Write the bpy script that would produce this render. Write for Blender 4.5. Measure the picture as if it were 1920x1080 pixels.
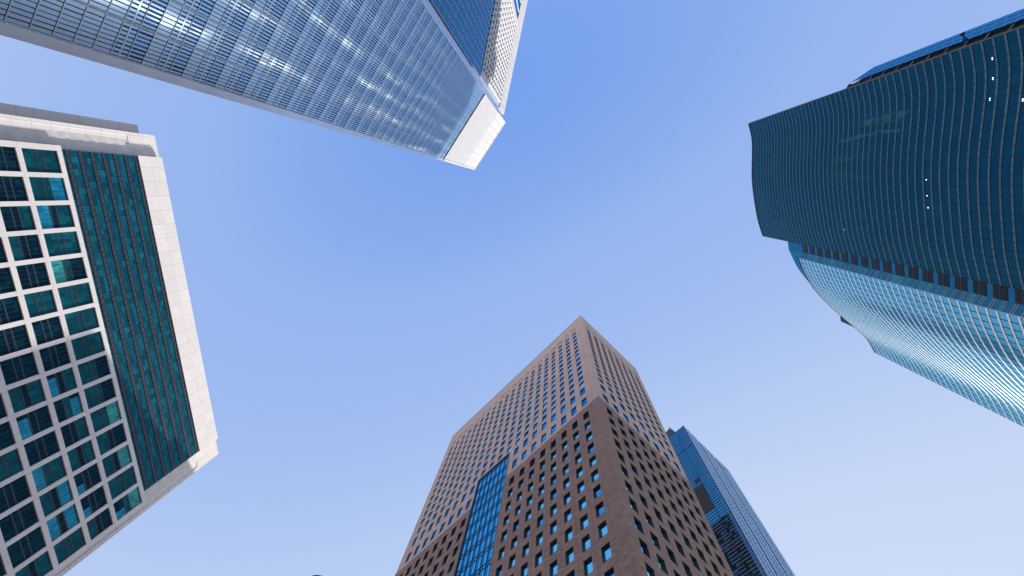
import bpy, math, random
from mathutils import Matrix, Vector
random.seed(7)
R = math.radians
for o in list(bpy.data.objects): bpy.data.objects.remove(o)
S = bpy.context.scene
C = S.collection

# ------------------------------------------------------------------ camera (at eye height, looking almost straight up)
# world X runs to the right of the photo, Y towards its bottom, Z is up; the camera's eye is the origin and the ground lies 1.6 m below
GZ = -1.6
ZEN = (1037 - 960, -(361 - 540), -853.0)
z = Vector(ZEN).normalized()
x = Vector((1, 0, 0)); x = (x - x.dot(z) * z).normalized()
y = z.cross(x)
cam = bpy.data.objects.new('camera', bpy.data.cameras.new('camera')); C.objects.link(cam)
cam.matrix_world = Matrix((x, y, z)).to_4x4()
cam.data.sensor_width = 36; cam.data.lens = 36 * 853 / 1920.0
cam.data.clip_start = 0.1; cam.data.clip_end = 5000
S.camera = cam

# ------------------------------------------------------------------ light
SUN_AZ, SUN_EL = R(63), R(20.5)         # azimuth measured from +X towards +Y
sdir = Vector((math.cos(SUN_EL) * math.cos(SUN_AZ), math.cos(SUN_EL) * math.sin(SUN_AZ), math.sin(SUN_EL)))
w = bpy.data.worlds.new('World'); S.world = w; w.use_nodes = True
nt = w.node_tree; nt.nodes.clear()
sky = nt.nodes.new('ShaderNodeTexSky'); sky.sky_type = 'NISHITA'; sky.sun_disc = False
sky.sun_elevation = SUN_EL; sky.sun_rotation = math.pi / 2 - SUN_AZ
sky.altitude = 0; sky.air_density = 1.0; sky.dust_density = 0.3; sky.ozone_density = 2.0
EXPO = 0.9
bg = nt.nodes.new('ShaderNodeBackground'); bg.inputs[1].default_value = 0.14
wo = nt.nodes.new('ShaderNodeOutputWorld')
# the sky's own colour: the Nishita brightness picks a blue between a deep and a pale periwinkle; the glow round the sun stays on top
def lin(c): return tuple((((v / 255) + .055) / 1.055) ** 2.4 for v in c)
bw = nt.nodes.new('ShaderNodeRGBToBW'); nt.links.new(sky.outputs[0], bw.inputs[0])
gain = 0.14 * 2 ** EXPO
ma = nt.nodes.new('ShaderNodeMath'); ma.operation = 'MULTIPLY'; ma.inputs[1].default_value = gain / 2; nt.links.new(bw.outputs[0], ma.inputs[0])
cr = nt.nodes.new('ShaderNodeValToRGB'); nt.links.new(ma.outputs[0], cr.inputs[0])
stops = [(.205, (110, 157, 234)), (.213, (124, 165, 236)), (.25, (149, 181, 239)), (.33, (164, 191, 240)), (.40, (179, 202, 242)), (.52, (196, 213, 246)), (.72, (206, 220, 248)), (2.0, (225, 233, 251))]
el = cr.color_ramp.elements
for i, (p_, c_) in enumerate(stops):
    e_ = el[i] if i < 2 else el.new(p_ / 2)
    e_.position = p_ / 2; e_.color = (*lin(c_), 1)
sc = nt.nodes.new('ShaderNodeVectorMath'); sc.operation = 'SCALE'; sc.inputs['Scale'].default_value = 1 / gain; nt.links.new(cr.outputs[0], sc.inputs[0])
ex = nt.nodes.new('ShaderNodeMath'); ex.operation = 'SUBTRACT'; ex.inputs[1].default_value = 1.6 / gain; nt.links.new(bw.outputs[0], ex.inputs[0])
ey = nt.nodes.new('ShaderNodeMath'); ey.operation = 'MAXIMUM'; nt.links.new(ex.outputs[0], ey.inputs[0]); ey.inputs[1].default_value = 0
ad = nt.nodes.new('ShaderNodeVectorMath'); ad.operation = 'ADD'; nt.links.new(sc.outputs[0], ad.inputs[0]); nt.links.new(ey.outputs[0], ad.inputs[1])
# bright pale glow added low over the horizon, below the frame, to lift the walls
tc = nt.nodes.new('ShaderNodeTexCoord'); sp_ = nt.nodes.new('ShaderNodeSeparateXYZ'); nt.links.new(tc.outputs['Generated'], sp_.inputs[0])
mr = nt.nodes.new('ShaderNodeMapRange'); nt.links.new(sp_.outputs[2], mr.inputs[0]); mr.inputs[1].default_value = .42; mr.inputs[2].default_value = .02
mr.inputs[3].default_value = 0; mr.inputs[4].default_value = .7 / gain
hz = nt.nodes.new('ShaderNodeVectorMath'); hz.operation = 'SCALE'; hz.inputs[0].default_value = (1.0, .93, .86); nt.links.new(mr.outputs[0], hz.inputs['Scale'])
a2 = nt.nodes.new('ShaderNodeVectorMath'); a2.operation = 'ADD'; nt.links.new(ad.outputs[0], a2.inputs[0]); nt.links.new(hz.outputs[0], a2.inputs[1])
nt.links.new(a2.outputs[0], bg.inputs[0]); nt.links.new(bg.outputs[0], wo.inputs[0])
sun = bpy.data.objects.new('sun', bpy.data.lights.new('sun', 'SUN')); C.objects.link(sun)
sun.data.energy = 3.7; sun.data.angle = R(0.5); sun.data.color = (1.0, 0.93, 0.84)
sun.rotation_euler = (-sdir).to_track_quat('-Z', 'Y').to_euler()
S.view_settings.view_transform = 'Standard'; S.view_settings.look = 'None'
S.view_settings.exposure = EXPO; S.view_settings.gamma = 1.0

# ------------------------------------------------------------------ materials
class NB:
    def __init__(s, name):
        s.m = bpy.data.materials.new(name); s.m.use_nodes = True
        s.t = s.m.node_tree; s.t.nodes.clear()
        s.out = s.n('ShaderNodeOutputMaterial')
        uv = s.n('ShaderNodeUVMap'); uv.uv_map = 'UVMap'; s.uv = uv.outputs[0]
    def n(s, typ, **k):
        nd = s.t.nodes.new(typ)
        for a, b in k.items(): setattr(nd, a, b)
        return nd
    def l(s, a, b): s.t.links.new(a, b)
    def put(s, sock, v):
        if hasattr(v, 'is_linked') or hasattr(v, 'links'): s.l(v, sock)
        else: sock.default_value = v
    def math(s, op, a, b=0.0, c=0.0):
        nd = s.n('ShaderNodeMath', operation=op)
        s.put(nd.inputs[0], a); s.put(nd.inputs[1], b)
        if op in ('MULTIPLY_ADD',): s.put(nd.inputs[2], c)
        return nd.outputs[0]
    def sep(s, v):
        nd = s.n('ShaderNodeSeparateXYZ'); s.l(v, nd.inputs[0]); return nd.outputs
    def comb(s, a, b, c=0.0):
        nd = s.n('ShaderNodeCombineXYZ'); s.put(nd.inputs[0], a); s.put(nd.inputs[1], b); s.put(nd.inputs[2], c); return nd.outputs[0]
    def mixc(s, f, a, b):
        nd = s.n('ShaderNodeMix', data_type='RGBA'); s.put(nd.inputs[0], f)
        s.put(nd.inputs[6], a if not isinstance(a, tuple) else (*a, 1)); s.put(nd.inputs[7], b if not isinstance(b, tuple) else (*b, 1))
        return nd.outputs[2]
    def noise(s, vec, scale, detail=2.0, rough=0.5):
        nd = s.n('ShaderNodeTexNoise'); s.l(vec, nd.inputs['Vector']); nd.inputs['Scale'].default_value = scale
        nd.inputs['Detail'].default_value = detail; nd.inputs['Roughness'].default_value = rough; return nd.outputs[0]
    def white(s, vec):
        nd = s.n('ShaderNodeTexWhiteNoise', noise_dimensions='3D'); s.l(vec, nd.inputs[0]); return nd.outputs[0]
    def cells(s, cu, cv, ou=0.0, ov=0.0):
        q = s.sep(s.uv)
        a = s.math('FLOOR', s.math('DIVIDE', s.math('SUBTRACT', q[0], ou), cu))
        b = s.math('FLOOR', s.math('DIVIDE', s.math('SUBTRACT', q[1], ov), cv))
        return s.comb(a, b, 0.5)
    def joints(s, cu, cv, wd, ou=0.0, ov=0.0):
        """1 on the joint lines of a cu x cv panel grid"""
        q = s.sep(s.uv)
        def line(v, c, o):
            fr = s.math('FRACT', s.math('DIVIDE', s.math('SUBTRACT', v, o), c))
            return s.math('LESS_THAN', fr, wd / c)
        return s.math('MAXIMUM', line(q[0], cu, ou), line(q[1], cv, ov))
    def ramp(s, f, lo, hi):
        nd = s.n('ShaderNodeMapRange'); s.put(nd.inputs[0], f); nd.inputs[1].default_value = lo; nd.inputs[2].default_value = hi; return nd.outputs[0]
    def bump(s, h, dist, strength=1.0):
        nd = s.n('ShaderNodeBump'); s.l(h, nd.inputs['Height']); nd.inputs['Distance'].default_value = dist; nd.inputs['Strength'].default_value = strength; return nd.outputs[0]

def plain(name, col, rough=0.6, metal=0.0, var=0.12, scale=0.35, spec=0.4):
    b = NB(name); p = b.n('ShaderNodeBsdfPrincipled')
    nz = b.noise(b.uv, scale, 4)
    c2 = tuple(max(0, v * (1 - var)) for v in col); c3 = tuple(min(1, v * (1 + var)) for v in col)
    b.l(b.mixc(b.ramp(nz, .3, .7), c2, c3), p.inputs['Base Color'])
    p.inputs['Roughness'].default_value = rough; p.inputs['Metallic'].default_value = metal
    p.inputs['Specular IOR Level'].default_value = spec
    b.l(p.outputs[0], b.out.inputs[0]); return b.m

def panels(name, col, cu, cv, ou=0, ov=0, jw=.05, var=.05, jd=.55, rough=.55, sub=None, tone=(1, 1, 1)):
    b = NB(name); p = b.n('ShaderNodeBsdfPrincipled')
    cell = b.white(b.cells(cu, cv, ou, ov))
    dirt = b.ramp(b.noise(b.uv, .22, 5, .6), .3, .75)
    a = tuple(v * (1 - var) for v in col); c = tuple(min(1, v * (1 + var)) for v in col)
    base = b.mixc(cell, a, c)
    base = b.mixc(b.math('MULTIPLY', dirt, .22), base, tuple(v * .72 for v in col))
    st = b.noise(b.comb(b.math('MULTIPLY', b.sep(b.uv)[0], 2.2), b.math('MULTIPLY', b.sep(b.uv)[1], .07)), 1.0, 4, .6)
    base = b.mixc(b.math('MULTIPLY', b.ramp(st, .5, .8), .16), base, tuple(v * .6 for v in col))
    j = b.joints(cu, cv, jw, ou, ov)
    base = b.mixc(j, base, tuple(v * jd for v in col))
    if sub:
        j2 = b.joints(sub[0], sub[1], jw * .6, ou, ov)
        base = b.mixc(b.math('MULTIPLY', j2, .3), base, tuple(v * jd for v in col))
    b.l(base, p.inputs['Base Color']); p.inputs['Roughness'].default_value = rough
    p.inputs['Specular IOR Level'].default_value = .35
    b.l(b.bump(b.math('SUBTRACT', 1.0, j), .02), p.inputs['Normal'])
    b.l(p.outputs[0], b.out.inputs[0]); return b.m

def glass(name, dark, bright, tint, cu, cv, ou=0, ov=0, thr=(.55, 1.0), refl=.35, ior=1.5, rough=.03, wav=(0.06, .25, .5), tilt=.012, fineness=.45, down=0.0, field=None):
    """coated facade glass: a tinted interior seen through it, per-pane tone, and a tinted mirror coat with slightly uneven panes"""
    b = NB(name)
    cl = b.cells(cu, cv, ou, ov)
    wn = b.n('ShaderNodeTexWhiteNoise', noise_dimensions='3D'); b.l(cl, wn.inputs[0])
    f = b.ramp(wn.outputs[0], *thr)
    big = b.ramp(b.noise(b.uv, .06, 2), .35, .7)
    f = b.math('MULTIPLY', f, b.math('ADD', .45, b.math('MULTIPLY', big, .8)))
    fine = b.ramp(b.noise(b.comb(b.math('MULTIPLY', b.sep(b.uv)[0], .5), b.math('MULTIPLY', b.sep(b.uv)[1], 2.0)), 1.0, 3), .3, .75)
    col = b.mixc(f, dark, bright)
    col = b.mixc(b.math('MULTIPLY', fine, fineness), col, tuple(v * .45 for v in dark))
    dif = b.n('ShaderNodeBsdfDiffuse'); b.l(col, dif.inputs[0])
    gl = b.n('ShaderNodeBsdfGlossy'); gl.inputs['Color'].default_value = (*tint, 1); gl.inputs['Roughness'].default_value = rough
    # pane unevenness: low waves plus a small random tilt of every pane
    q = b.sep(b.uv)
    wv = b.noise(b.comb(b.math('MULTIPLY', q[0], wav[1]), b.math('MULTIPLY', q[1], wav[2]), .3), 1.0, 2)
    rc = b.n('ShaderNodeSeparateColor'); b.l(wn.outputs[1], rc.inputs[0])
    fu = b.math('FRACT', b.math('DIVIDE', b.math('SUBTRACT', q[0], ou), cu))
    fv = b.math('FRACT', b.math('DIVIDE', b.math('SUBTRACT', q[1], ov), cv))
    tl = b.math('ADD', b.math('MULTIPLY', b.math('MULTIPLY', b.math('SUBTRACT', rc.outputs[0], .5), fu), cu * tilt),
                b.math('MULTIPLY', b.math('MULTIPLY', b.math('SUBTRACT', rc.outputs[1], .5), fv), cv * tilt))
    h = b.math('ADD', b.math('MULTIPLY', wv, wav[0]), tl)
    nm = b.bump(h, 1.0)
    if down:      # shading normals bent down to put in a glow, everywhere or inside one (u0, u1, v0, v1) field of the facade
        glow_bend = -down
        if field:
            wb = b.math('ADD', b.math('MULTIPLY', b.noise(b.comb(b.math('MULTIPLY', q[0], .25), b.math('MULTIPLY', q[1], .08)), 1.0, 2), 8.0), -4.0)
            qu = b.math('ADD', q[0], wb)
            mu = b.math('MULTIPLY', b.ramp(qu, field[0] - 2, field[0] + 4), b.math('SUBTRACT', 1.0, b.ramp(q[0], field[1], field[1] + 1.5)))
            mv = b.math('MULTIPLY', b.ramp(q[1], field[2] - 14, field[2] + 8), b.math('SUBTRACT', 1.0, b.ramp(q[1], field[3], field[3] + 1)))
            var = b.ramp(b.noise(b.comb(b.math('MULTIPLY', q[0], .35), b.math('MULTIPLY', q[1], .05), 3.0), 1.0, 2), .3, .65)
            glow_bend = b.math('MULTIPLY', b.math('MULTIPLY', b.math('MULTIPLY', mu, mv), var), -down)
        av = b.n('ShaderNodeVectorMath', operation='ADD'); b.l(nm, av.inputs[0]); b.l(b.comb(0.0, 0.0, glow_bend), av.inputs[1])
        nv = b.n('ShaderNodeVectorMath', operation='NORMALIZE'); b.l(av.outputs[0], nv.inputs[0]); nm = nv.outputs[0]
    b.l(nm, gl.inputs['Normal'])
    fr = b.n('ShaderNodeFresnel'); fr.inputs[0].default_value = ior; b.l(nm, fr.inputs['Normal'])
    fac = b.math('MINIMUM', b.math('ADD', b.math('MULTIPLY', fr.outputs[0], 1.2), refl), 1.0)
    mx = b.n('ShaderNodeMixShader'); b.l(fac, mx.inputs[0]); b.l(dif.outputs[0], mx.inputs[1]); b.l(gl.outputs[0], mx.inputs[2])
    b.l(mx.outputs[0], b.out.inputs[0]); return b.m

def ribbed_brick(name, c1, c2, mort, pitch, gap):
    b = NB(name); p = b.n('ShaderNodeBsdfPrincipled'); q = b.sep(b.uv)
    row = b.math('FLOOR', b.math('DIVIDE', q[1], pitch))
    col = b.math('FLOOR', b.math('DIVIDE', b.math('ADD', q[0], b.math('MULTIPLY', b.math('MODULO', row, 2.0), .45)), .9))
    wn = b.white(b.comb(col, row, .2))
    base = b.mixc(wn, c1, c2)
    blot = b.ramp(b.noise(b.uv, .55, 4, .6), .52, .74)
    base = b.mixc(b.math('MULTIPLY', blot, .55), base, (c2[0] * 1.25, c2[1] * .85, c2[2] * .6))
    g = b.ramp(b.noise(b.uv, .14, 3), .35, .7)
    base = b.mixc(b.math('MULTIPLY', g, .3), base, tuple(v * .75 for v in c1))
    fr = b.math('FRACT', b.math('DIVIDE', q[1], pitch))
    j = b.math('LESS_THAN', fr, gap / pitch)
    base = b.mixc(j, base, mort)
    vj = b.math('LESS_THAN', b.math('FRACT', b.math('DIVIDE', b.math('ADD', q[0], .9), 3.46)), .012)
    base = b.mixc(b.math('MULTIPLY', vj, .8), base, mort)
    b.l(base, p.inputs['Base Color']); p.inputs['Roughness'].default_value = .8; p.inputs['Specular IOR Level'].default_value = .25
    prof = b.math('MINIMUM', b.math('MULTIPLY', fr, 2.2), 1.0)
    b.l(b.bump(b.math('MULTIPLY', prof, b.math('SUBTRACT', 1.0, j)), .07), p.inputs['Normal'])
    b.l(p.outputs[0], b.out.inputs[0]); return b.m

def lamp_mat(name, col, st):
    b = NB(name); e = b.n('ShaderNodeEmission'); e.inputs[0].default_value = (*col, 1); e.inputs[1].default_value = st
    b.l(e.outputs[0], b.out.inputs[0]); return b.m

# ------------------------------------------------------------------ mesh helpers
class Fr:
    """a facade frame: s metres along the wall, h metres up, d metres out of it"""
    def __init__(f, P, e, n, s0=0.0):
        f.P = Vector((P[0], P[1])); f.e = Vector(e).normalized(); f.n = Vector(n).normalized(); f.s0 = s0
        f.flip = (f.e.y * f.n.x - f.e.x * f.n.y) < 0
    def p(f, s, h, d=0.0):
        q = f.P + f.e * s + f.n * d
        return (q.x, q.y, h)
class MB:
    def __init__(m): m.v = []; m.f = []; m.uv = []
    def face(m, pts, uvs, flip=False):
        b = len(m.v); m.v += pts
        ids = list(range(b, b + len(pts))); uvs = list(uvs)
        if flip: ids.reverse(); uvs.reverse()
        m.f.append(ids); m.uv += uvs
    def quad(m, fr, s0, s1, h0, h1, d=0.0):
        m.face([fr.p(s0, h0, d), fr.p(s1, h0, d), fr.p(s1, h1, d), fr.p(s0, h1, d)], [(s0 + fr.s0, h0), (s1 + fr.s0, h0), (s1 + fr.s0, h1), (s0 + fr.s0, h1)], fr.flip)
    def side(m, fr, s, h0, h1, d0, d1, left):
        m.face([fr.p(s, h0, d0), fr.p(s, h0, d1), fr.p(s, h1, d1), fr.p(s, h1, d0)], [(s + d0, h0), (s + d1, h0), (s + d1, h1), (s + d0, h1)], fr.flip ^ (not left))
    def lid(m, fr, s0, s1, h, d0, d1, top):
        m.face([fr.p(s0, h, d0), fr.p(s1, h, d0), fr.p(s1, h, d1), fr.p(s0, h, d1)], [(s0, h + d0), (s1, h + d0), (s1, h + d1), (s0, h + d1)], fr.flip ^ top)
    def box(m, fr, s0, s1, h0, h1, d0, d1, back=False):
        m.quad(fr, s0, s1, h0, h1, d1)
        m.side(fr, s0, h0, h1, d0, d1, True); m.side(fr, s1, h0, h1, d0, d1, False)
        m.lid(fr, s0, s1, h0, d0, d1, False); m.lid(fr, s0, s1, h1, d0, d1, True)
        if back: m.face([fr.p(s0, h0, d0), fr.p(s0, h1, d0), fr.p(s1, h1, d0), fr.p(s1, h0, d0)], [(s0, h0), (s0, h1), (s1, h1), (s1, h0)], fr.flip)
    def reveal(m, fr, s0, s1, h0, h1, d0, d1):
        """the four inner sides of an opening"""
        m.side(fr, s0, h0, h1, d0, d1, False); m.side(fr, s1, h0, h1, d0, d1, True)
        m.lid(fr, s0, s1, h0, d0, d1, True); m.lid(fr, s0, s1, h1, d0, d1, False)
    def prism(m, pts, z0, z1, cap=True, bottom=False):
        n = len(pts); u = 0
        for i in range(n):
            a, b = pts[i], pts[(i + 1) % n]; L = math.dist(a, b)
            m.face([(a[0], a[1], z0), (b[0], b[1], z0), (b[0], b[1], z1), (a[0], a[1], z1)], [(u, z0), (u + L, z0), (u + L, z1), (u, z1)]); u += L
        if cap: m.face([(p[0], p[1], z1) for p in pts], [(p[0], p[1]) for p in pts])
        if bottom: m.face([(p[0], p[1], z0) for p in reversed(pts)], [(p[0], p[1]) for p in reversed(pts)])
    def build(m, name, mat, parent=None, smooth=False):
        me = bpy.data.meshes.new(name); me.from_pydata(m.v, [], m.f)
        ul = me.uv_layers.new(name='UVMap'); flat = [c for p in m.uv for c in p]; ul.data.foreach_set('uv', flat)
        me.materials.append(mat); me.update()
        if smooth: me.polygons.foreach_set('use_smooth', [True] * len(me.polygons))
        o = bpy.data.objects.new(name, me); C.objects.link(o)
        if parent: o.parent = parent; o.matrix_parent_inverse = parent.matrix_world.inverted()
        return o
def thing(name, label, cat, loc, group=None):
    o = bpy.data.objects.new(name, None); C.objects.link(o); o.location = loc; o['label'] = label; o['category'] = cat
    o.matrix_world = Matrix.Translation(Vector(loc))
    o.empty_display_size = 4
    if group: o['group'] = group
    return o
def rot(a): return (math.cos(R(a)), math.sin(R(a)))
def Q(fr, s, d=0.0):
    q = fr.p(s, 0, d); return (q[0], q[1])

# ------------------------------------------------------------------ palette
M = {}
M['paving'] = panels('paving', (.40, .38, .35), 1.2, 1.2, jw=.02, var=.08)
M['asphalt'] = plain('asphalt', (.05, .05, .052), .9, var=.25, scale=2)
M['kerb'] = plain('kerb', (.34, .33, .31), .8)
M['roadpaint'] = plain('road_paint', (.75, .75, .72), .6, var=.08, scale=3)
M['roof'] = plain('roof', (.22, .22, .23), .85)
M['dark'] = plain('dark_recess', (.012, .013, .016), .6)
M['white_metal'] = plain('white_metal', (.52, .52, .53), .42, var=.04)
M['crown'] = panels('white_crown_panel', (.43, .42, .43), 3.03, 6.5, ou=1.33, ov=.5, jw=.20, var=.05, jd=.6)
M['silver'] = plain('silver_metal', (.62, .64, .67), .28, .85, var=.06)
M['steel_grey'] = plain('grey_metal', (.30, .38, .44), .4, .5)
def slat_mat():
    # glazed slats; normals bent down along wavy bands stand in for streaks of reflected sun
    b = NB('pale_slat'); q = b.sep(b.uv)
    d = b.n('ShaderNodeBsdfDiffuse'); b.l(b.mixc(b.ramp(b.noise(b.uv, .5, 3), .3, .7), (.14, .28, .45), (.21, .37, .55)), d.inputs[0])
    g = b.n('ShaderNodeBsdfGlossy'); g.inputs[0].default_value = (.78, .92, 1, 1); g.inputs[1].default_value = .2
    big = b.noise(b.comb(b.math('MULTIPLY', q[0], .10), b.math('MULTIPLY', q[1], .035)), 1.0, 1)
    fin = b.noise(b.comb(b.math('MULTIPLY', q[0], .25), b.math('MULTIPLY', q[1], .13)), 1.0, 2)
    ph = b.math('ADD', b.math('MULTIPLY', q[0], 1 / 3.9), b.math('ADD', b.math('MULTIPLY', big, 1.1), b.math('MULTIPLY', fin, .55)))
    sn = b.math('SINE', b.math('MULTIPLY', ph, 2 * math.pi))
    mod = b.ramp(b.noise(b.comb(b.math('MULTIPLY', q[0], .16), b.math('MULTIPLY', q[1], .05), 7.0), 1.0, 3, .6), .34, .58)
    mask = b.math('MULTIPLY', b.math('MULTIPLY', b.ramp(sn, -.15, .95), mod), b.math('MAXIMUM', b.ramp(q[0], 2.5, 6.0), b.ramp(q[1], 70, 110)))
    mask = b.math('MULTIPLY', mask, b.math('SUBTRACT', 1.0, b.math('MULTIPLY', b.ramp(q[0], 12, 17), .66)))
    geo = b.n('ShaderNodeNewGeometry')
    dn = b.n('ShaderNodeVectorMath', operation='SCALE'); dn.inputs[0].default_value = (0, 0, -1); b.l(b.math('MULTIPLY', mask, STREAK_TILT), dn.inputs['Scale'])
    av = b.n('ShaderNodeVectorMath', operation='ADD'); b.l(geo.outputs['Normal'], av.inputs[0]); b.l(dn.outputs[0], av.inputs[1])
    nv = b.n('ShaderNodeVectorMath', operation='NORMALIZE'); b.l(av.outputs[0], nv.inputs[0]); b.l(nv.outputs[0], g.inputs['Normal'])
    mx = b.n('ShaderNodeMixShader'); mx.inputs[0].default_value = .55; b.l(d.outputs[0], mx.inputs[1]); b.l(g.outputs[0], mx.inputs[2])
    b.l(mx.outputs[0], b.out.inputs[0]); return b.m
STREAK_TILT = .62
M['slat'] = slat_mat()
M['t1_glass'] = glass('blue_tower_glass', (.010, .03, .07), (.03, .09, .18), (.10, .34, .68), 3.03, 1.434, ou=1.33, refl=.25, rough=.03, wav=(.5, .22, .02), tilt=.01)
M['t1_side'] = glass('deep_blue_glass', (.004, .035, .11), (.01, .07, .19), (.13, .44, .66), 1.75, 4.3, refl=.25, thr=(.2, 1), wav=(.03, .3, .3))

# ------------------------------------------------------------------ ground, road, pavement
def sheet(name, pts, zz, mat):
    m = MB(); m.face([(p[0], p[1], zz) for p in pts], [(p[0], p[1]) for p in pts]); o = m.build(name, mat); o['kind'] = 'structure'; return o
sheet('ground', [(-2500, -2500), (2500, -2500), (2500, 2500), (-2500, 2500)], GZ, M['paving'])
rd = Fr((-400, 20), (1, .05), (-.05, 1))
m = MB(); m.lid(rd, 0, 800, GZ + .004, -7, 7, True); o = m.build('road', M['asphalt']); o['kind'] = 'structure'
m = MB()
for sgn in (-1, 1): m.lid(rd, 0, 800, GZ + .008, sgn * 6.5 - .08, sgn * 6.5 + .08, True)
for k in range(80): m.lid(rd, k * 10, k * 10 + 5, GZ + .008, -.08, .08, True)
o = m.build('road_markings', M['roadpaint']); o['kind'] = 'structure'
m = MB()
for sgn in (-1, 1): m.box(rd, 0, 800, GZ, GZ + .13, sgn * 7.15 - .15, sgn * 7.15 + .15)
o = m.build('kerb', M['kerb']); o['kind'] = 'structure'

# ================================================================== TOWER 1: white and blue office tower (top of the photo)
T1 = thing('office_tower', 'blue glass tower with pale vertical slats and white louvred crown, at the top edge', 'tower', (-36, -10, GZ))
f1 = Fr((-36.24, -9.68), (.57355, -.81917), (.81917, .57355))
HT = 210.0
# glass of the main face
m = MB(); m.quad(f1, 1.35, 25.2, GZ, 150, 0); m.build('glass_wall', M['t1_glass'], T1)
# slats: eight per bay, their width changes from row to row in a cycle of three
m = MB(); PH = 1.434; h00 = 33.48
verts = [1.33 + 3.03 * k for k in range(8)] + [25.15]
rows = []
k = -24
while True:
    h0 = h00 + PH * k
    if h0 > 149: break
    rows.append((k, h0)); k += 1
for (k, h0) in rows:
    h1 = min(h0 + PH, 149.9)
    t = (k - 2) % 3 if k >= 1 else (0 if k % 4 else 0) - 1
    for b in range(8):
        a0, a1 = verts[b], verts[b + 1]
        n = 8 if b < 7 else 7
        pw = (a1 - a0 - .16) / n
        for i in range(n):
            c = a0 + .08 + pw * (i + .5)
            wd = .10 if t == 0 else (.075 if t == 1 else .135)
            j = random.uniform(-.012, .012)
            m.quad(f1, c - wd + j, c + wd + j, h0 + .06, h1 - .06, .05)
            m.side(f1, c + wd + j, h0 + .06, h1 - .06, .0, .05, False)
            m.side(f1, c - wd + j, h0 + .06, h1 - .06, .0, .05, True)
        if t == 0:
            m.quad(f1, a0 + .1, a1 - .1, h0 + .64, h0 + .79, .06)
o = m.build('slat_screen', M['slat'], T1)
m = MB()
for (k, h0) in rows: m.box(f1, 1.35, 25.15, h0 - .03, h0 + .03, 0, .09)
for v in verts[:-1]:
    m.box(f1, v - .09, v - .03, 20, 150, 0, .12); m.box(f1, v + .03, v + .09, 20, 150, 0, .12)
m.build('mullion', M['silver'], T1)
# edge columns
m = MB(); m.box(f1, .72, 1.35, GZ, HT, -1.2, .3); m.box(f1, .45, .72, GZ, HT, -1.5, .05)
m.build('corner_column', M['silver'], T1)
m = MB()
for i in range(8):
    a0 = R(-10 + i * 17); a1 = R(-10 + (i + 1) * 17); r = .55
    c0 = (25.15 + r * math.sin(a0), -.35 + r * math.cos(a0)); c1 = (25.15 + r * math.sin(a1), -.35 + r * math.cos(a1))
    p = [f1.p(c0[0], GZ, c0[1]), f1.p(c1[0], GZ, c1[1]), f1.p(c1[0], HT - .5, c1[1]), f1.p(c0[0], HT - .5, c0[1])]
    m.face(p, [(c0[0], GZ), (c1[0], GZ), (c1[0], HT), (c0[0], HT)], f1.flip)
m.build('corner_column', M['silver'], T1, smooth=True)
# crown: fine white louvres, then a plain parapet
m = MB(); m.quad(f1, 1.35, 25.2, 150, 184, .05); m.build('crown_backing', plain('crown_backing', (.40, .42, .47), .7), T1)
m = MB()
s = 1.5
while s < 25.1:
    m.box(f1, s, s + .27, 150, 184, .05, .3); s += .375
for kk in range(24): m.box(f1, 1.35, 25.2, 150 + kk * 1.434, 150.36 + kk * 1.434, .05, .34)
m.build('crown_louvre', M['white_metal'], T1)
m = MB(); m.box(f1, 1.35, 25.3, 184, HT, -1.0, .32, True)
m.box(f1, .72, 1.35, 150, HT + .05, -.9, .42); m.box(f1, .72, 25.35, HT, HT + .5, -1.0, .45)
m.build('parapet', M['crown'], T1)
# second face
f2 = Fr((-22.08, -34.35), (.2206, -.97537), (.97537, .2206))
m = MB()
rb = Fr(Q(f1, 25.3, -.6), (Vector(Q(f2, -.9, -.2)) - Vector(Q(f1, 25.3, -.6))), (1, .1))
LB = (Vector(Q(f2, -.9, -.2)) - Vector(Q(f1, 25.3, -.6))).length
m.quad(rb, 0, LB, GZ, HT - .5, 0); m.build('return_wall', M['silver'], T1)
m = MB(); m.quad(f2, -.9, 29.8, GZ, 144.4, 0); m.quad(f2, 31.7, 62, GZ, 193, 0); m.build('side_glass_wall', M['t1_side'], T1)
m = MB()
for i in range(18):
    s = -.9 + i * 1.755
    if s > 29.7: break
    m.box(f2, s - .03, s + .03, GZ, 144.4, 0, .12)
for i in range(9):
    s = 34.6 + i * 3.3
    m.box(f2, s - .13, s + .13, GZ, 193, 0, .25)
for i in range(34): m.box(f2, -.9, 29.8, GZ + 4.3 * i, GZ + 4.3 * i + .10, 0, .05)
m.build('side_mullion', M['white_metal'], T1)
m = MB(); m.quad(f2, 1.2, 29.8, 144.4, 193, -.9); m.quad(f2, -.9, 1.2, 144.4, 193, -.2); m.build('side_crown_backing', plain('side_crown_backing', (.30, .34, .42), .6), T1)
m = MB()
for i in range(18):
    s = 1.2 + i * 1.68
    if s > 29.8: break
    m.box(f2, s - .17, s + .17, 144.4, 193, -.9, .3, True)
for i in range(12): m.box(f2, 1.2, 29.8, 144.4 + i * 4.3, 145.5 + i * 4.3, -.9, .16, True)
m.build('side_crown_louvre', M['white_metal'], T1)
m = MB(); m.box(f2, -.9, 62, 193, HT - .6, -1.0, .25, True); m.box(f2, 29.8, 31.7, GZ, 193, -.5, .35)
m.build('side_parapet', M['crown'], T1)
core = [Q(f1, .6, -1.4), Q(f1, 25.2, -1.3), Q(rb, LB, -1.2), Q(f2, 61.8, -1.2), Q(f2, 61.8, -40), Q(f1, -.2, -46)]
m = MB(); m.prism(core, GZ, HT - 3); m.build('tower_body', plain('tower_body', (.30, .36, .44), .6), T1)

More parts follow.
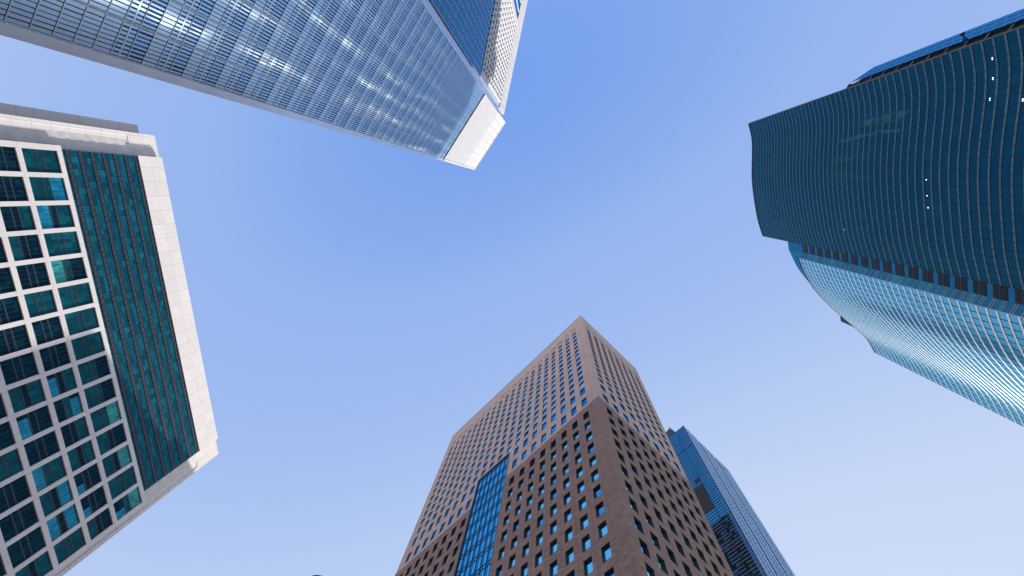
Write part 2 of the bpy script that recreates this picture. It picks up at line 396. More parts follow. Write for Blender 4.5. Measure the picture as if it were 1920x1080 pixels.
# ================================================================== TOWER 2: brown hotel tower
T2 = thing('hotel_tower', 'brown brick tower with small square windows and a narrow glazed strip, corner towards the viewer', 'tower', (11, 46, GZ))
M['brick_lo'] = ribbed_brick('ribbed_brown_brick', (.50, .31, .25), (.74, .475, .385), (.07, .05, .045), .276, .10)
M['brick_hi'] = panels('pinkish_brick_panel', (.74, .52, .43), 3.46, 1.2, ou=1.6, jw=.08, var=.09, jd=.5, rough=.8)
M['frame_dark'] = plain('dark_window_frame', (.035, .04, .05), .5)
M['pane'] = []
for i, (d, b_, t) in enumerate([((.01, .06, .16), (.02, .10, .22), (.10, .45, .78)), ((.02, .14, .30), (.05, .25, .42), (.27, .85, .98)), ((.0, .04, .12), (.0, .06, .16), (.02, .30, .62))]):
    M['pane'].append(glass('window_glass_%s' % ('blue', 'pale_blue', 'deep_blue')[i], d, b_, t, 1.7, 2.0, refl=.8, thr=(.2, 1), wav=(.02, .4, .4)))
CB = (11.33, 46.18)
fL = Fr(CB, (-rot(-46.1)[0], -rot(-46.1)[1]), (-.72, -.69)); fL.n = Vector((fL.e.y, -fL.e.x)) * (1 if (fL.e.y * -.72 - fL.e.x * -.69) > 0 else -1); fL.flip = (fL.e.y * fL.n.x - fL.e.x * fL.n.y) < 0
fR = Fr(CB, rot(43.7), (.69, -.72)); fR.n = Vector((fR.e.y, -fR.e.x)); fR.flip = False
HB = 170.0
up_small = [157.3 - 3.61 * i for i in range(13)]          # window tops
def rows_of(face):
    r = []
    for t in up_small: r.append((t - 2.4, t, 'small'))
    r += [(106.65, 109.95, 'tall'), (100.9, 104.2, 'tall')]
    r.append((94.05, 96.85, 'vent'))
    t = 92.4
    while t > 6: r.append((t - 2.75, t, 'low')); t -= 4.43
    return r
def holes(face):
    hs = []
    if face == 'L':
        cols = [(3.43 + 3.455 * k, 5.10 + 3.455 * k, k) for k in range(20)]
    else: cols = [(1.98 + 3.52 * k, 3.72 + 3.52 * k, k) for k in range(8)]
    for (a, b, k) in cols:
        for (h0, h1, t) in rows_of(face):
            if face == 'L' and 8 <= k <= 11 and h1 < 112: continue
            if face == 'R' and t == 'vent': t = 'low'
            hs.append((a, b, h0, h1, t))
    return cols, hs
wall_hi, wall_lo = MB(), MB()
wins = []
for face, fr, LEN in (('L', fL, 73.9), ('R', fR, 30.6)):
    cols, hs = holes(face)
    bycol = {}
    for hh in hs: bycol.setdefault((hh[0], hh[1]), []).append(hh)
    edges = sorted(bycol.keys())
    GLs = (31.35, 43.65)
    def wq(s0, s1, h0, h1):
        if face == 'L' and s1 > GLs[0] and s0 < GLs[1] and h0 < 110.4:
            # cut away the glazed strip
            if s0 < GLs[0]: wq(s0, GLs[0], h0, h1)
            if s1 > GLs[1]: wq(GLs[1], s1, h0, h1)
            if h1 > 110.4: wq(max(s0, GLs[0]), min(s1, GLs[1]), 110.4, h1)
            return
        if s1 - s0 < 1e-4 or h1 - h0 < 1e-4: return
        for (a, b, mb, d) in ((99.4, HB, wall_hi, 0.0), (GZ, 99.4, wall_lo, .12)):
            x0, x1 = max(a, h0), min(b, h1)
            if x1 - x0 > 1e-4: mb.quad(fr, s0, s1, x0, x1, d)
    prev = -.12 if False else 0.0
    for (a, b) in edges:
        wq(prev, a, GZ, HB)
        last = HB
        for (_, _, h0, h1, t) in sorted(bycol[(a, b)], key=lambda q: -q[3]):
            wq(a, b, h1, last); last = h0
        wq(a, b, GZ, last); prev = b
    wq(prev, LEN, GZ, HB)
    for hh in hs: wins.append((fr, face) + hh)
# lower block's proud edge, roof, rear walls
far = [Q(fL, 0, 0), Q(fR, 30.6, 0), Q(fR, 30.6, -73.9), Q(fL, 73.9, 0)]
wall_lo.lid(fL, -.12, 73.9, 99.4, 0, .12, True); wall_lo.lid(fR, -.12, 30.6, 99.4, 0, .12, True)
c_out = (Vector(CB) + fL.n * .12 + fR.n * .12)
for fr, LEN in ((fL, 73.9), (fR, 30.6)):
    a = fr.p(0, GZ, .12); b = fr.p(0, 99.4, .12)
    wall_lo.face([(c_out.x, c_out.y, GZ), a, b, (c_out.x, c_out.y, 99.4)], [(-.12, GZ), (0, GZ), (0, 99.4), (-.12, 99.4)], fr.flip)
bl, br = Vector(Q(fL, 73.9)), Vector(Q(fR, 30.6)); bb = Vector(CB) + fL.e * 73.9 + fR.e * 30.6
for (p, q) in ((br, bb), (bb, bl)):
    L_ = (q - p).length
    for (mb, z0, z1) in ((wall_hi, 99.4, HB), (wall_lo, GZ, 99.4)):
        mb.face([(p.x, p.y, z0), (q.x, q.y, z0), (q.x, q.y, z1), (p.x, p.y, z1)], [(0, z0), (L_, z0), (L_, z1), (0, z1)])
wall_hi.build('upper_wall', M['brick_hi'], T2); wall_lo.build('lower_wall', M['brick_lo'], T2)
m = MB(); m.face([(p[0], p[1], HB - 1.2) for p in (CB, br, bb, bl)], [(p[0], p[1]) for p in (CB, br, bb, bl)]); m.build('roof', M['roof'], T2)
m = MB()
for fr, LEN in ((fL, 73.9), (fR, 30.6)): m.box(fr, 0, LEN, HB - .05, HB + .25, -.5, .06, True)
m.build('coping', plain('brown_coping', (.30, .24, .22), .6), T2)
# blind panel frames under the parapet
m = MB()
for fr, cols in ((fL, [(3.43 + 3.455 * k, 5.10 + 3.455 * k) for k in range(20)]), (fR, [(1.98 + 3.52 * k, 3.72 + 3.52 * k) for k in range(8)])):
    for (a, b) in cols:
        m = MB(); m.box(fr, a, b, 161.1, 161.3, 0, .08); m.box(fr, b - .12, b, 159, 161.1, 0, .08)
        m.box(fr, a, a + .12, 159, 161.1, 0, .08)
        m.build('blind_window_surround', M['frame_dark'], T2)
# windows, the hundred nearest to the viewer as parts, the rest as one
def wdist(q):
    fr, face, a, b, h0, h1, t = q
    p = Vector(fr.p((a + b) / 2, h0, 0)); vis = p.length
    c = x.dot(p), y.dot(p), -z.dot(p)
    u = 960 + 853 * c[0] / c[2] if c[2] > 0 else 9999
    v = 540 - 853 * c[1] / c[2] if c[2] > 0 else 9999
    return vis if (-20 < u < 1940 and -20 < v < 1100 and c[2] > 0) else vis + 1e4
wins.sort(key=wdist)
def window_mesh(f, p, q):
    fr, face, a, b, h0, h1, t = q
    dep = .34 if h1 < 99 else .24
    f0 = .12 if h1 < 99 else 0.0
    f.reveal(fr, a, b, h0, h1, -dep, f0)
    if t == 'vent':
        f.quad(fr, a, b, h0, h1, -dep)
        for i in range(7): f.box(fr, a, b, h0 + .12 + i * .38, h0 + .2 + i * .38, -dep, -.2)
    else:
        g = .09
        f.box(fr, a, a + g, h0, h1, -dep, -dep + .1); f.box(fr, b - g, b, h0, h1, -dep, -dep + .1)
        f.box(fr, a + g, b - g, h0, h0 + g, -dep, -dep + .1); f.box(fr, a + g, b - g, h1 - g, h1, -dep, -dep + .1)
        p.quad(fr, a + g, b - g, h0 + g, h1 - g, -dep + .03)
rest_f = MB(); rest_p = [MB(), MB(), MB()]
for i, q in enumerate(wins):
    lo = q[5] < 99
    rr = random.random()
    pick = (1 if rr < .72 else 0) if lo else (0 if rr < .7 else (2 if rr < .85 else 1))
    if q[6] == 'tall': pick = 2 if rr < .6 else 0
    if i < 100:
        f, p = MB(), MB(); window_mesh(f, p, q)
        o = f.build('window' if q[6] != 'vent' else 'vent_louvre', M['frame_dark'], T2)
        if p.f: p.build('pane', M['pane'][pick], o)
    else: window_mesh(rest_f, rest_p[pick], q)
o = rest_f.build('window', M['frame_dark'], T2); o['kind'] = 'stuff'
for k in range(3):
    if rest_p[k].f:
        q_ = rest_p[k].build('pane', M['pane'][k], o); q_['kind'] = 'stuff'
# glazed strip
M['strip'] = glass('strip_glass', (.0, .10, .24), (.02, .26, .40), (.08, .58, .92), 1.757, 2.215, ou=31.35, thr=(.25, 1), refl=.75, wav=(.05, .3, .2), tilt=.02)
m = MB(); m.quad(fL, 31.35, 43.65, GZ, 110.4, -.12); m.build('glazed_strip', M['strip'], T2)
m = MB()
for i in range(8):
    s = 31.35 + i * 1.757
    m.box(fL, s - (.055 if 0 < i < 7 else .12), s + .055, GZ, 110.4, -.12, .02 if 0 < i < 7 else .15)
    if i < 7: m.box(fL, s + 1.15, s + 1.19, GZ, 110.4, -.12, -.04)
h = 109.9
while h > 0:
    m.box(fL, 31.35, 43.65, h - .05, h + .05, -.12, -.02); m.box(fL, 31.35, 43.65, h - 1.0, h - .92, -.12, -.02); h -= 4.43
m.box(fL, 31.2, 43.8, 110.3, 110.6, -.12, .12)
m.build('strip_mullion', M['frame_dark'], T2)

# ================================================================== TOWER 3: pale frame tower with teal windows (left)
T3 = thing('grid_tower', 'pale stone office block with a bold square grid of teal windows, at the left edge', 'office block', (-169.7, 50, GZ))
M['stone'] = panels('pale_stone', (.62, .575, .55), 2.95, 5.95, ou=.1, ov=.9, jw=.15, var=.035, jd=.6, rough=.6, sub=(2.95, .992))
M['stone_h'] = panels('pale_stone_panels', (.62, .575, .55), 5.95, 5.9, ou=4.0, ov=184.8 - 5.9 * 40, jw=.16, var=.035, jd=.62, rough=.6, sub=(1.983, 1.0))
M['grid_stone'] = panels('grid_stone', (.60, .555, .545), 4.62, 11.0, ou=.4, ov=4, jw=.09, var=.03, jd=.6, rough=.6)
M['cell'] = [glass(n, d, b_, t, 1.51, 3.1, thr=(.3, 1), refl=r_, wav=(.05, .25, .3), tilt=.02) for (n, d, b_, t, r_) in (
    ('navy_glass', (.001, .010, .020), (.002, .035, .055), (.02, .10, .16), .06),
    ('teal_glass', (.001, .035, .05), (.004, .11, .13), (.03, .22, .26), .10),
    ('cyan_glass', (.003, .12, .20), (.01, .30, .42), (.06, .42, .58), .18),
    ('green_teal_glass', (.008, .16, .15), (.06, .42, .36), (.15, .50, .46), .15))]
M['louv_glass'] = glass('teal_band_glass', (.001, .035, .052), (.008, .13, .175), (.03, .25, .32), 2.15, 1.45, thr=(.2, 1), refl=.15, wav=(.25, .05, .03), tilt=.01, fineness=.1)
M['spandrel'] = plain('dark_spandrel', (.03, .045, .06), .45, .3, var=.3, scale=.9)
M['mull_dark'] = plain('dark_mullion', (.012, .02, .028), .5)
e3 = rot(87.0); f3 = Fr((-169.71, -14.46), e3, (e3[1], -e3[0]))
GL = -.45        # glass plane behind the grid
vb = [(-1.4, .42)] + [(7.95 + 9.225 * k, 9.45 + 9.225 * k) for k in range(14)] + [(136.7, 138.4)]
hb = [(147.9, 149.5), (135.5, 137.1), (125.4, 127.0), (114.5, 116.1), (103.4, 105.0), (92.4, 94.0), (81.4, 83.0), (70.4, 72.0), (59.4, 61), (48.4, 50), (37.4, 39), (26.4, 28), (15.4, 17), (4.4, 6)]
m = MB()
for (a, b) in vb: m.box(f3, a, b, GZ, 149.5, GL - .1, .1)
for i in range(len(vb) - 1):
    for (a, b) in hb: m.box(f3, vb[i][1], vb[i + 1][0], a, b, GL - .1, .096)
m.build('grid_frame', M['grid_stone'], T3)
wcount = 0; restf, restp = MB(), MB()
for i in range(len(vb) - 1):
    a, b = vb[i][1], vb[i + 1][0]
    for j in range(len(hb)):
        t = hb[j][0]; bt = hb[j + 1][1] if j + 1 < len(hb) else GZ
        f = MB()
        inframe = j < 5
        if not inframe: f = restf
        for k in range(1, 5): f.box(f3, a + (b - a) * k / 5 - .05, a + (b - a) * k / 5 + .05, bt, t, GL, GL + .05)
        mid = (bt + t) / 2 - .15
        f.box(f3, a, b, mid - 1.2, mid - .75, GL, GL + .08); f.box(f3, a, b, mid + .75, mid + 1.2, GL, GL + .08)
        f.box(f3, a, b, t - .3, t - .02, GL, GL + .08); f.box(f3, a, a + .12, bt, t, GL, GL + .08)
        if not inframe: restp.quad(f3, a, b, bt, t, GL); continue
        o = f.build('window', M['mull_dark'], T3)
        tone = random.random()
        for (q, z0, z1) in ((0, bt, mid - .98), (1, mid - .98, mid + .98), (2, mid + .98, t)):
            if j == 0: w_ = [(.1, .75, .05, .1), (.3, .7, 0, 0), (.1, .45, .15, .3)][q]
            elif i > 7: w_ = [(.35, .3, .35, 0), (.7, .3, 0, 0), (.4, .5, .1, 0)][q]
            else: w_ = [(.7, .2, .1, 0), (.7, .3, 0, 0), (.7, .28, .02, 0)][q]
            if j >= 3: w_ = (.8, .2, 0, 0)
            g = random.choices(M['cell'], w_)[0]
            xs = a + (b - a) * (random.choice((0, 0, .2, .4, .6)) if g is M['cell'][2] else 0)
            p = MB(); p.quad(f3, xs, b, z0, z1, GL); p.build('pane', g, o)
            if xs > a: p = MB(); p.quad(f3, a, xs, z0, z1, GL); p.build('pane', M['cell'][0], o)
o = restf.build('window', M['mull_dark'], T3); o['kind'] = 'stuff'
q_ = restp.build('pane', M['cell'][0], o); q_['kind'] = 'stuff'
# band-glazed upper zone
m = MB(); m.quad(f3, -.2, 133.1, 149.2, 179, -.2); m.build('band_glass', M['louv_glass'], T3)
m = MB(); fin = MB()
for k in range(7):
    h0 = 150.65 + 4.48 * k
    sp = MB(); sp.box(f3, -.2, 133.1, h0, h0 + 1.35, -.2, -.1)
    s = -.2
    while s < 133: sp.box(f3, s, s + .5, h0 + .1, h0 + 1.25, -.1, .02); s += 2.15
    sp.build('spandrel_band', M['spandrel'], T3)
    m.box(f3, -.2, 133.1, h0 - .15, h0, -.2, .0); m.box(f3, -.2, 133.1, h0 + 1.35, h0 + 1.5, -.2, .0)
s = -.2
while s < 133.2: m.box(f3, s - .04, s + .04, 149.5, 179, -.2, -.12); s += 1.075
m.build('band_mullion', M['mull_dark'], T3)
# white fascia above
m = MB(); m.box(f3, -.35, 133.25, 179.0, 190.7, -1.9, .35, True)
m.build('fascia', M['stone_h'], T3)
# stepped side panels
d1, d2 = -1.9, -5.0
RS = panels('rear_stone', (.50, .475, .465), 5.2, 5.2, ov=2, jw=.12, jd=.55, rough=.6)
hi = 191.8; rc = d1 - .22
for (s0, s1, i0, i1) in ((-9.75, -.2, -8.4, -.75), (133.1, 142.4, 134.2, 140.8)):
    m = MB()
    m.quad(f3, s0, i0, GZ, hi, d1); m.quad(f3, i1, s1, GZ, hi, d1)
    m.quad(f3, i0, i1, 178.4, hi, d1); m.quad(f3, i0, i1, GZ, 178.4, rc)
    m.lid(f3, i0, i1, 178.4, rc, d1, False)
    m.side(f3, i0, GZ, 178.4, rc, d1, False); m.side(f3, i1, GZ, 178.4, rc, d1, True)
    m.side(f3, s0, GZ, hi, -30, d1, True); m.side(f3, s1, GZ, hi, -30, d1, False)
    m.build('side_panel', M['stone'], T3)
m = MB(); m.box(f3, -13.8, -9.75, GZ, 187.5, -30, d2); m.build('rear_panel', RS, T3)
m = MB(); m.prism([Q(f3, -.3, -1.5), Q(f3, 133.2, -1.5), Q(f3, 142.2, -2.4), Q(f3, 142.2, -45), Q(f3, -9.6, -45), Q(f3, -9.6, -2.4)], GZ, 190.0)
m.build('block_body', plain('block_body', (.5, .47, .45), .7), T3)

# ================================================================== TOWER 4: curved teal glass tower (right)
T4 = thing('curved_tower', 'dark teal glass tower with wavy curved facades, at the right edge', 'tower', (95, 10, GZ))
M['c_glass'] = glass('teal_blue_glass', (.001, .018, .036), (.003, .05, .066), (.05, .31, .43), 1.85, 2.357, thr=(.2, 1), refl=.15, ior=1.45, rough=.06, wav=(.12, .12, .05), tilt=.03, down=.34, field=(7, 27, 126, 194))  # field of bent normals stands in for a patch of reflected sun
M['c_glass2'] = glass('sea_blue_glass', (.005, .10, .19), (.05, .34, .44), (.20, .70, .92), 1.85, 2.357, thr=(.3, 1), refl=.55, ior=1.6, rough=.2, wav=(.05, .25, .02), tilt=.03, down=.2)  # normals bent down all over put a glow into the lower curve
M['c_band'] = plain('grey_band', (.08, .19, .21), .25, .5, var=.15)
M['c_line'] = plain('dark_line', (.006, .012, .02), .5)
M['c_reveal'] = glass('reveal_glass', (.0, .09, .12), (.02, .30, .32), (.2, .55, .65), 4, 2.357, thr=(.3, 1), refl=.2)
def resample(pts, step):
    out = [Vector(pts[0])]; rem = step
    for a, b in zip(pts, pts[1:]):
        a, b = Vector(a), Vector(b); L = (b - a).length; t = rem
        while t <= L: out.append(a + (b - a) * (t / L)); t += step
        rem = t - L
    return out
def smooth(pts, n=6):
    P = [Vector(p) for p in pts]; out = []
    for i in range(len(P) - 1):
        p0 = P[max(i - 1, 0)]; p1 = P[i]; p2 = P[i + 1]; p3 = P[min(i + 2, len(P) - 1)]
        for k in range(n):
            t = k / n
            out.append(.5 * ((2 * p1) + (-p0 + p2) * t + (2 * p0 - 5 * p1 + 4 * p2 - p3) * t * t + (-p0 + 3 * p1 - 3 * p2 + p3) * t ** 3))
    out.append(P[-1]); return out
class Curve:
    def __init__(c, pts):
        c.p = pts; c.n = []; c.u = [0]
        for i, p in enumerate(pts):
            a = pts[max(i - 1, 0)]; b = pts[min(i + 1, len(pts) - 1)]; t = (b - a).normalized()
            nn = Vector((t.y, -t.x));
            if nn.dot(p) > 0: nn = -nn
            c.n.append(nn)
            if i: c.u.append(c.u[-1] + (p - pts[i - 1]).length)
    def q(c, i, h, d): v = c.p[i] + c.n[i] * d; return (v.x, v.y, h)
    def skin(c, m, h0, h1, d):
        for i in range(len(c.p) - 1):
            m.face([c.q(i, h0, d), c.q(i, h1, d), c.q(i + 1, h1, d), c.q(i + 1, h0, d)], [(c.u[i], h0), (c.u[i], h1), (c.u[i + 1], h1), (c.u[i + 1], h0)])
    def ledge(c, m, h, d0, d1, top):
        for i in range(len(c.p) - 1):
            f = [c.q(i, h, d0), c.q(i, h, d1), c.q(i + 1, h, d1), c.q(i + 1, h, d0)]
            m.face(f, [(c.u[i], h)] * 4, not top)
    def band(c, m, h0, h1, d0, d1): c.skin(m, h0, h1, d1); c.ledge(m, h0, d0, d1, False); c.ledge(m, h1, d0, d1, True)
    def nose(c, m, h0, h1, d0, d1):
        # a rail with a sloping lower face
        n = len(c.p); hm = h0 + (h1 - h0) * .6; prof = [(d0, h0), (d1 * .8 + .06, hm), (d1 + .06, h1 - .03), (d0, h1)]
        for (a, ha), (b, hb_) in zip(prof, prof[1:]):
            for i in range(n - 1):
                m.face([c.q(i, ha, a), c.q(i, hb_, b), c.q(i + 1, hb_, b), c.q(i + 1, ha, a)], [(c.u[i], ha), (c.u[i], hb_), (c.u[i + 1], hb_), (c.u[i + 1], ha)])
    def post(c, m, i, h0, h1, wd, d):
        t = Vector((-c.n[i].y, c.n[i].x)); a = c.p[i]
        P = [a - t * wd, a - t * wd + c.n[i] * d, a + t * wd + c.n[i] * d, a + t * wd]
        for k in range(3):
            m.face([(P[k].x, P[k].y, h0), (P[k + 1].x, P[k + 1].y, h0), (P[k + 1].x, P[k + 1].y, h1), (P[k].x, P[k].y, h1)], [(0, h0), (.1, h0), (.1, h1), (0, h1)])
D1 = [(81.86, -28.5), (82.91, -25.73), (83.78, -22.92), (84.4, -19.31), (84.8, -15.25), (85.12, -11.19), (85.55, -7.06), (86.22, -2.93), (87.15, 1.29), (88.21, 5.46), (90.2, 12.36), (92.88, 18.87)]
D2 = [(92.77, 24.2), (95.29, 29.05), (99.19, 34.96), (104.03, 40.08), (109.5, 45.0), (114.11, 48.7), (118.26, 52.0), (122.08, 55.54), (125.68, 60.84)]
c1 = Curve(resample(smooth(D1), 1.85) + [Vector(D1[-1])]); c2 = Curve(resample(smooth(D2), 1.85) + [Vector(D2[-1])])
H1, H2, FP = 210.0, 179.0, 2.357
def curved(c, H, gm, nm, bm):
    g = MB(); c.skin(g, GZ, H, 0); g.build(nm, gm, T4, smooth=True)
    bd, ln = MB(), MB(); k = 0
    while True:
        h = H - .3 - FP * k
        if h < 70: break
        (c.nose(bd, h - .5, h, 0, .05) if c is c2 else c.band(bd, h - .5, h, 0, .03))
        c.band(ln, h, h + .11, 0, .05); c.band(ln, h - .61, h - .5, 0, .05); k += 1
    for i in range(len(c.p)): c.post(ln, i, 70, H, .075, .05)
    bd.build('spandrel_band', bm, T4); ln.build('mullion', M['c_line'], T4)
M['c_rail'] = plain('bright_rail', (.78, .80, .80), .42, .85, var=.06)
curved(c1, H1, M['c_glass'], 'upper_glass_wall', M['c_band']); curved(c2, H2, M['c_glass2'], 'lower_glass_wall', M['c_rail'])
# parapet caps
m = MB(); c1.band(m, H1, H1 + .8, -.6, .18); c2.band(m, H2, H2 + .6, -.6, .18); m.build('parapet', M['c_line'], T4)
# core between the two curved walls: louvred black openings beside piers, then a tinted reveal
fk = Fr((92.88, 18.87), (.72, 3.1), (-3.1, .72)); LK = math.hypot(.72, 3.1)
HC = 189.0
core_line = [Vector(p) for p in [(93.6, 21.97), (94.86, 24.31), (97.92, 29.42), (101.38, 33.59), (104.74, 36.92), (112, 43.5)]]
cc = Curve(smooth(core_line, 3))
m = MB(); m.quad(fk, 0, LK, GZ, HC, -.02); cc.skin(m, GZ, HC, 0); m.build('core_wall', glass('core_glass', (.002, .07, .12), (.01, .16, .24), (.10, .42, .60), 1.85, 2.357, thr=(.3, 1), refl=.25), T4)
k = 0
while True:
    h1 = 178.2 - 4.714 * k
    if h1 < 70: break
    m = MB(); m.box(fk, .12, LK - .12, h1 - 3.2, h1, -.02, .05); o = m.build('recess_opening', M['dark'], T4)
    m = MB(); m.box(fk, .1, LK - .1, h1 - 1.65, h1 - 1.55, .05, .1); m.build('rail', M['c_band'], o)
    k += 1
P0, P1_ = Vector((93.6, 21.97)), Vector((92.77, 24.2))
fv = Fr(P0, P1_ - P0, (-2.23, -.87)); LV = (P1_ - P0).length
m = MB(); m.quad(fv, 0, LV, GZ, H2, 0); m.build('reveal_wall', M['c_reveal'], T4)
m = MB(); k = 0
while True:
    h = H2 - 1.0 - 2.357 * k
    if h < 60: break
    m.box(fv, 0, LV, h - .07, h, 0, .08); m.box(fv, 0, LV, h - .62, h - .55, 0, .08); k += 1
m.box(fv, LV - .06, LV + .06, 60, H2, 0, .1)
m.build('reveal_rail', M['silver'], T4)
# wing beyond the upper left edge
fw = Fr((82.85, -30.26), (5.72, -4.04), (-4.04, -5.72)); LW = math.hypot(5.72, 4.04)
M['wing'] = glass('wing_glass', (.0, .10, .24), (.01, .18, .36), (.10, .42, .72), 2.3, 2.357, thr=(.2, 1), refl=.35, wav=(.02, .3, .3))
m = MB(); m.quad(fw, 0, LW, GZ, 145, 0); m.build('wing_glass_wall', M['wing'], T4)
m = MB(); k = 0
while 145 - FP * k > 60: m.box(fw, 0, LW, 145 - FP * k - .22, 145 - FP * k, 0, .03); k += 1
for s in (0, 2.3, 4.7): m.box(fw, s - .03, s + .03, 60, 145, 0, .04)
m.build('wing_mullion', M['c_line'], T4)
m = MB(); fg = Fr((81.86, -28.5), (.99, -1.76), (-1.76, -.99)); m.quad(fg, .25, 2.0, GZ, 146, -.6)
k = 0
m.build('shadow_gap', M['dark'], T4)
m = MB(); m.box(fg, -.05, .3, GZ, H1, -.5, .1)
k = 0
while 146 - 4.714 * k > 60: m.box(fg, .3, 2.0, 146 - 4.714 * k - .5, 146 - 4.714 * k, -.6, -.2); k += 1
m.build('edge_trim', plain('brown_trim', (.14, .11, .09), .5, .4), T4)
# solid body behind
def inset(c, d): return [(c.p[i].x - c.n[i].x * d, c.p[i].y - c.n[i].y * d) for i in range(0, len(c.p))]
def back(pts, z1, nm, mat):
    m = MB(); m.prism(pts, GZ, z1); m.build(nm, mat, T4)
BM = plain('tower_back', (.10, .16, .20), .5)
back([*inset(c1, .7), (125, 18.7), (125, -28.2)], H1 - .2, 'upper_block', BM)
back([(93.3, 18.72), (94.1, 22.1), *inset(cc, .7), (140, 43), (140, 18.72)], HC - .2, 'middle_block', BM)
back([*inset(c2, .7), (160, 60.6), (160, 26)], H2 - .2, 'lower_block', BM)
back([(83.6, -29.9), (88.5, -33.4), (125, -33.4), (125, -28.3), (83.6, -28.3)], 144.8, 'wing_block', BM)
m = MB(); m.prism([(123.5, 52.1), (124.2, 54.2), (127, 55.4), (131, 52), (127, 49)], H2 - .3, 200); m.build('plant_room', M['c_line'], T4)
# bracket and small camera on the wing's edge
m = MB(); fb = Fr((80.6, -31.2), (1, 0), (0, -1))
fb = Fr((85.5, -32.1), (.8, -.6), (-.6, -.8))
m.box(fb, -.1, .1, 112.4, 112.6, -.4, .5, True); m.box(fb, -.28, .28, 112.3, 112.8, .45, .85, True); m.box(fb, -.12, .12, 112.0, 112.3, .55, .9, True)
m.build('edge_bracket', M['c_line'], T4)
# ceiling lamps seen through the glass
LM = lamp_mat('ceiling_lamp', (.85, 1.0, .92), 1.3)
def on_curve(c, dx, dy):
    dr = Vector((dx, dy)); best = None
    for i in range(len(c.p) - 1):
        a, b = c.p[i], c.p[i + 1]; e = b - a; det = dr.x * -e.y + dr.y * e.x
        if abs(det) < 1e-9: continue
        t = (a.x * -e.y + a.y * e.x) / det; u = (dr.x * a.y - dr.y * a.x) / det
        if 0 <= u <= 1 and t > 0: return a + e * u, t, e.normalized(), c.n[i]
for (dx, dy, wd, ht) in [(.817, -.246, .24, .11), (.825, -.211, .24, .11), (.827, -.174, .26, .11), (.885, -.172, .24, .11), (.74, -.025, .13, .12), (.747, .006, .13, .12), (.753, .03, .13, .12), (.60, .075, .13, .12)]:
    r = on_curve(c1, dx, dy)
    if r:
        p, hh, e, n = r; fr = Fr(p, e, n); m = MB(); m.box(fr, -wd, wd, hh - ht, hh + ht, -.05, .03); m.build('ceiling_lamp', LM, T4)

# ================================================================== TOWER 5: slim blue tower behind the brown one
T5 = thing('slender_tower', 'slim blue glass tower with pale louvred side, behind the brown brick tower', 'tower', (71.5, 122, GZ))
B5 = (71.52, 121.89); H5 = 230.0
gL = Fr(B5, (-rot(-46.1)[0], -rot(-46.1)[1]), (-.72, -.69)); gL.n = Vector((-gL.e.y, gL.e.x)); gL.flip = (gL.e.y * gL.n.x - gL.e.x * gL.n.y) < 0
gR = Fr(B5, (25.38, 24.57), (.7, -.7)); gR.n = Vector((gR.e.y, -gR.e.x)); gR.flip = False
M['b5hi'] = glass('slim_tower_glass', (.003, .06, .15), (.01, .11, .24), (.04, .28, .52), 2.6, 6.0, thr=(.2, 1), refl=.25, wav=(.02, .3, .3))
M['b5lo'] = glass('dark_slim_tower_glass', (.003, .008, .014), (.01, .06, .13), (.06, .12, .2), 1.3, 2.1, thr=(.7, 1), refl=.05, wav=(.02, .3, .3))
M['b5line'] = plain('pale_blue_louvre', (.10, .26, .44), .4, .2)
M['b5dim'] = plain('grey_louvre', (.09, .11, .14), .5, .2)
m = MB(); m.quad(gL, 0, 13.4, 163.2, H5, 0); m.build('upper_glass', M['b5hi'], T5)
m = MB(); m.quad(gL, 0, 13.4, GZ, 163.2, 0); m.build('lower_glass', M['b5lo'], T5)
for i in range(3):
    s0, s1 = i * 5.2, min(i * 5.2 + 5.1, 13.4)
    cur = MB(); h = 229.0; lo = False
    def flush():
        global cur
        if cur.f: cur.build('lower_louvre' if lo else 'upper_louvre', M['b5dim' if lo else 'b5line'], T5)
        cur = MB()
    while h > 60:
        hh0 = h; h -= 1.5
        if hh0 <= 163.2 and not lo: flush(); lo = True
        if not lo and ((i == 1 and 169 < hh0 < 186) or 211 < hh0 < 214): flush(); continue
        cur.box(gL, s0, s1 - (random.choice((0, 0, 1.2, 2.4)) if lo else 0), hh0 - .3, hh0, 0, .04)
    flush()
m = MB(); m.box(gL, 5.3, 10.2, 170, 185.3, 0, .1); m.box(gL, 5.4, 8, 187, 190, 0, .1); m.build('dark_panel', M['dark'], T5)
m = MB()
for s in (5.15, 10.35): m.box(gL, s - .06, s + .06, GZ, H5, 0, .2)
m.box(gL, -.15, .15, GZ, H5, 0, .25)
m.build('vertical_rib', M['c_line'], T5)
LR = math.hypot(25.38, 24.57)
steps = [(0, 10.9, H5, 0), (12.3, 23.2, H5 - 0.5, 0), (24.6, LR, H5 - 1, 0)]
m = MB(); g = MB(); dk = MB()
for (s0, s1, hh, d) in steps:
    g.box(gR, s0, s1, GZ, hh, -1.5, d, True)
    h = 60.0
    while h < hh:
        m.box(gR, s0 + .1, s1, h, h + 1.2, d, d + .05); h += 2.0
    for k in (1, 2): dk.box(gR, s0 + (s1 - s0) * k / 3 - .2, s0 + (s1 - s0) * k / 3 + .2, GZ, hh, d, d + .12)
for s0, s1 in ((10.9, 12.3), (23.2, 24.6)): dk.quad(gR, s0, s1, GZ, H5 - 2, -1.2)
g.build('side_wall', glass('side_blue_glass', (.01, .07, .18), (.02, .12, .26), (.10, .35, .62), 2, 1, thr=(.2, 1), refl=.2), T5)
m.build('side_louvre', plain('pale_side_louvre', (.38, .56, .78), .45, .1), T5); dk.build('side_groove', M['c_line'], T5)
m = MB(); m.prism([Q(gL, .1, -.1), Q(gR, LR - .1, -1.6), Q(gR, LR - .1, -13.4), Q(gL, 13.4, -.1)], GZ, H5 - 1.5); m.build('tower_body', M['b5dim'], T5)
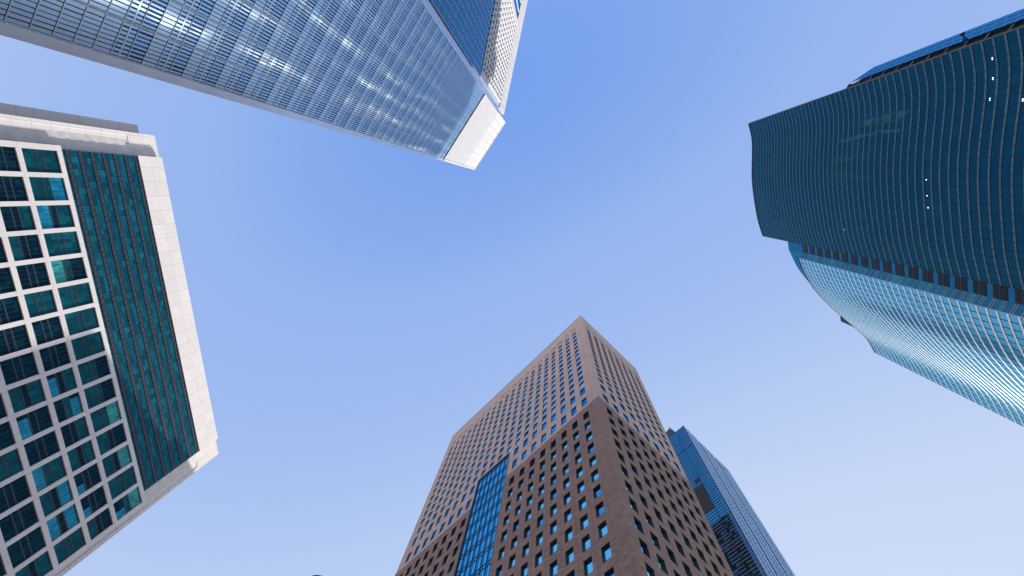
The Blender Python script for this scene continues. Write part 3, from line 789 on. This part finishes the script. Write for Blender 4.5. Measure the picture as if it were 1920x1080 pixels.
m = MB(); m.prism([(64.3, 130.0), (66.4, 127.2), (69.4, 129.6), (67.2, 132.4)], H5 - 1.4, 236.5)
m.build('plant_room', plain('plant_room', (.03, .05, .07), .5), T5)
m = MB(); gp = Fr((66.3, 127.1), (3, 2.4), (2.4, -3))
for k in range(6): m.box(gp, -.3, 4.2, 229 + k * 1.4, 229.2 + k * 1.4, 0, .2)
for k in range(4): m.box(gp, k * 1.2, k * 1.2 + .12, 229, 238, 0, .22)
m.build('plant_screen', M['b5dim'], T5)

# ================================================================== TOWER 6: round tower far off, only its rim shows
T6 = thing('round_tower', 'round blue glass tower top just showing above the bottom edge', 'tower', (-99.3, 168.2, GZ))
cx, cy, rr = -98.2, 168.4, 6.6
pts = [(cx + rr * math.cos(2 * math.pi * i / 48), cy + rr * math.sin(2 * math.pi * i / 48)) for i in range(48)]
m = MB(); m.prism(pts, GZ, 158.2); m.build('glass_drum', glass('round_tower_glass', (.0, .10, .28), (.02, .25, .5), (.2, .5, .85), 1.8, 3.5, thr=(.2, 1), refl=.25), T6)
m = MB(); pts2 = [(cx + (rr + .15) * math.cos(2 * math.pi * i / 48), cy + (rr + .15) * math.sin(2 * math.pi * i / 48)) for i in range(48)]
m.prism(pts2, 158.2, 158.8, bottom=True)
m.build('rim', M['c_line'], T6)
m = MB()
for i in range(0, 48, 2):
    a = 2 * math.pi * i / 48; fr = Fr((cx + rr * math.cos(a), cy + rr * math.sin(a)), (-math.sin(a), math.cos(a)), (math.cos(a), math.sin(a)))
    m.box(fr, -.08, .08, GZ, 158.2, 0, .14)
m.build('mullion', M['c_line'], T6)

# ================================================================== TOWER 7: unseen slab added below the frame to shade the lower half of the stone grid
T7 = thing('unseen_slab_tower', 'unseen grey slab added beyond the bottom edge to shade the stone grid', 'tower', (-70, 290, GZ))
fa = Fr((-54, 280), (-.891, .454), (-.454, -.891))
m = MB(); m.box(fa, -5, 18, GZ, 241, -26, 0, True); m.box(fa, 18, 36, GZ, 246, -26, 0, True); m.build('wall', panels('grey_concrete_panel', (.42, .42, .43), 3.6, 4.0), T7)
m = MB()
for k in range(56):
    m.box(fa, 1, 17, 2 + k * 4.0, 4.2 + k * 4.0, 0, .05) ; m.box(fa, 19, 41, 2 + k * 4.0, 4.2 + k * 4.0, 0, .05)
m.build('window_band', M['cell'][0], T7)
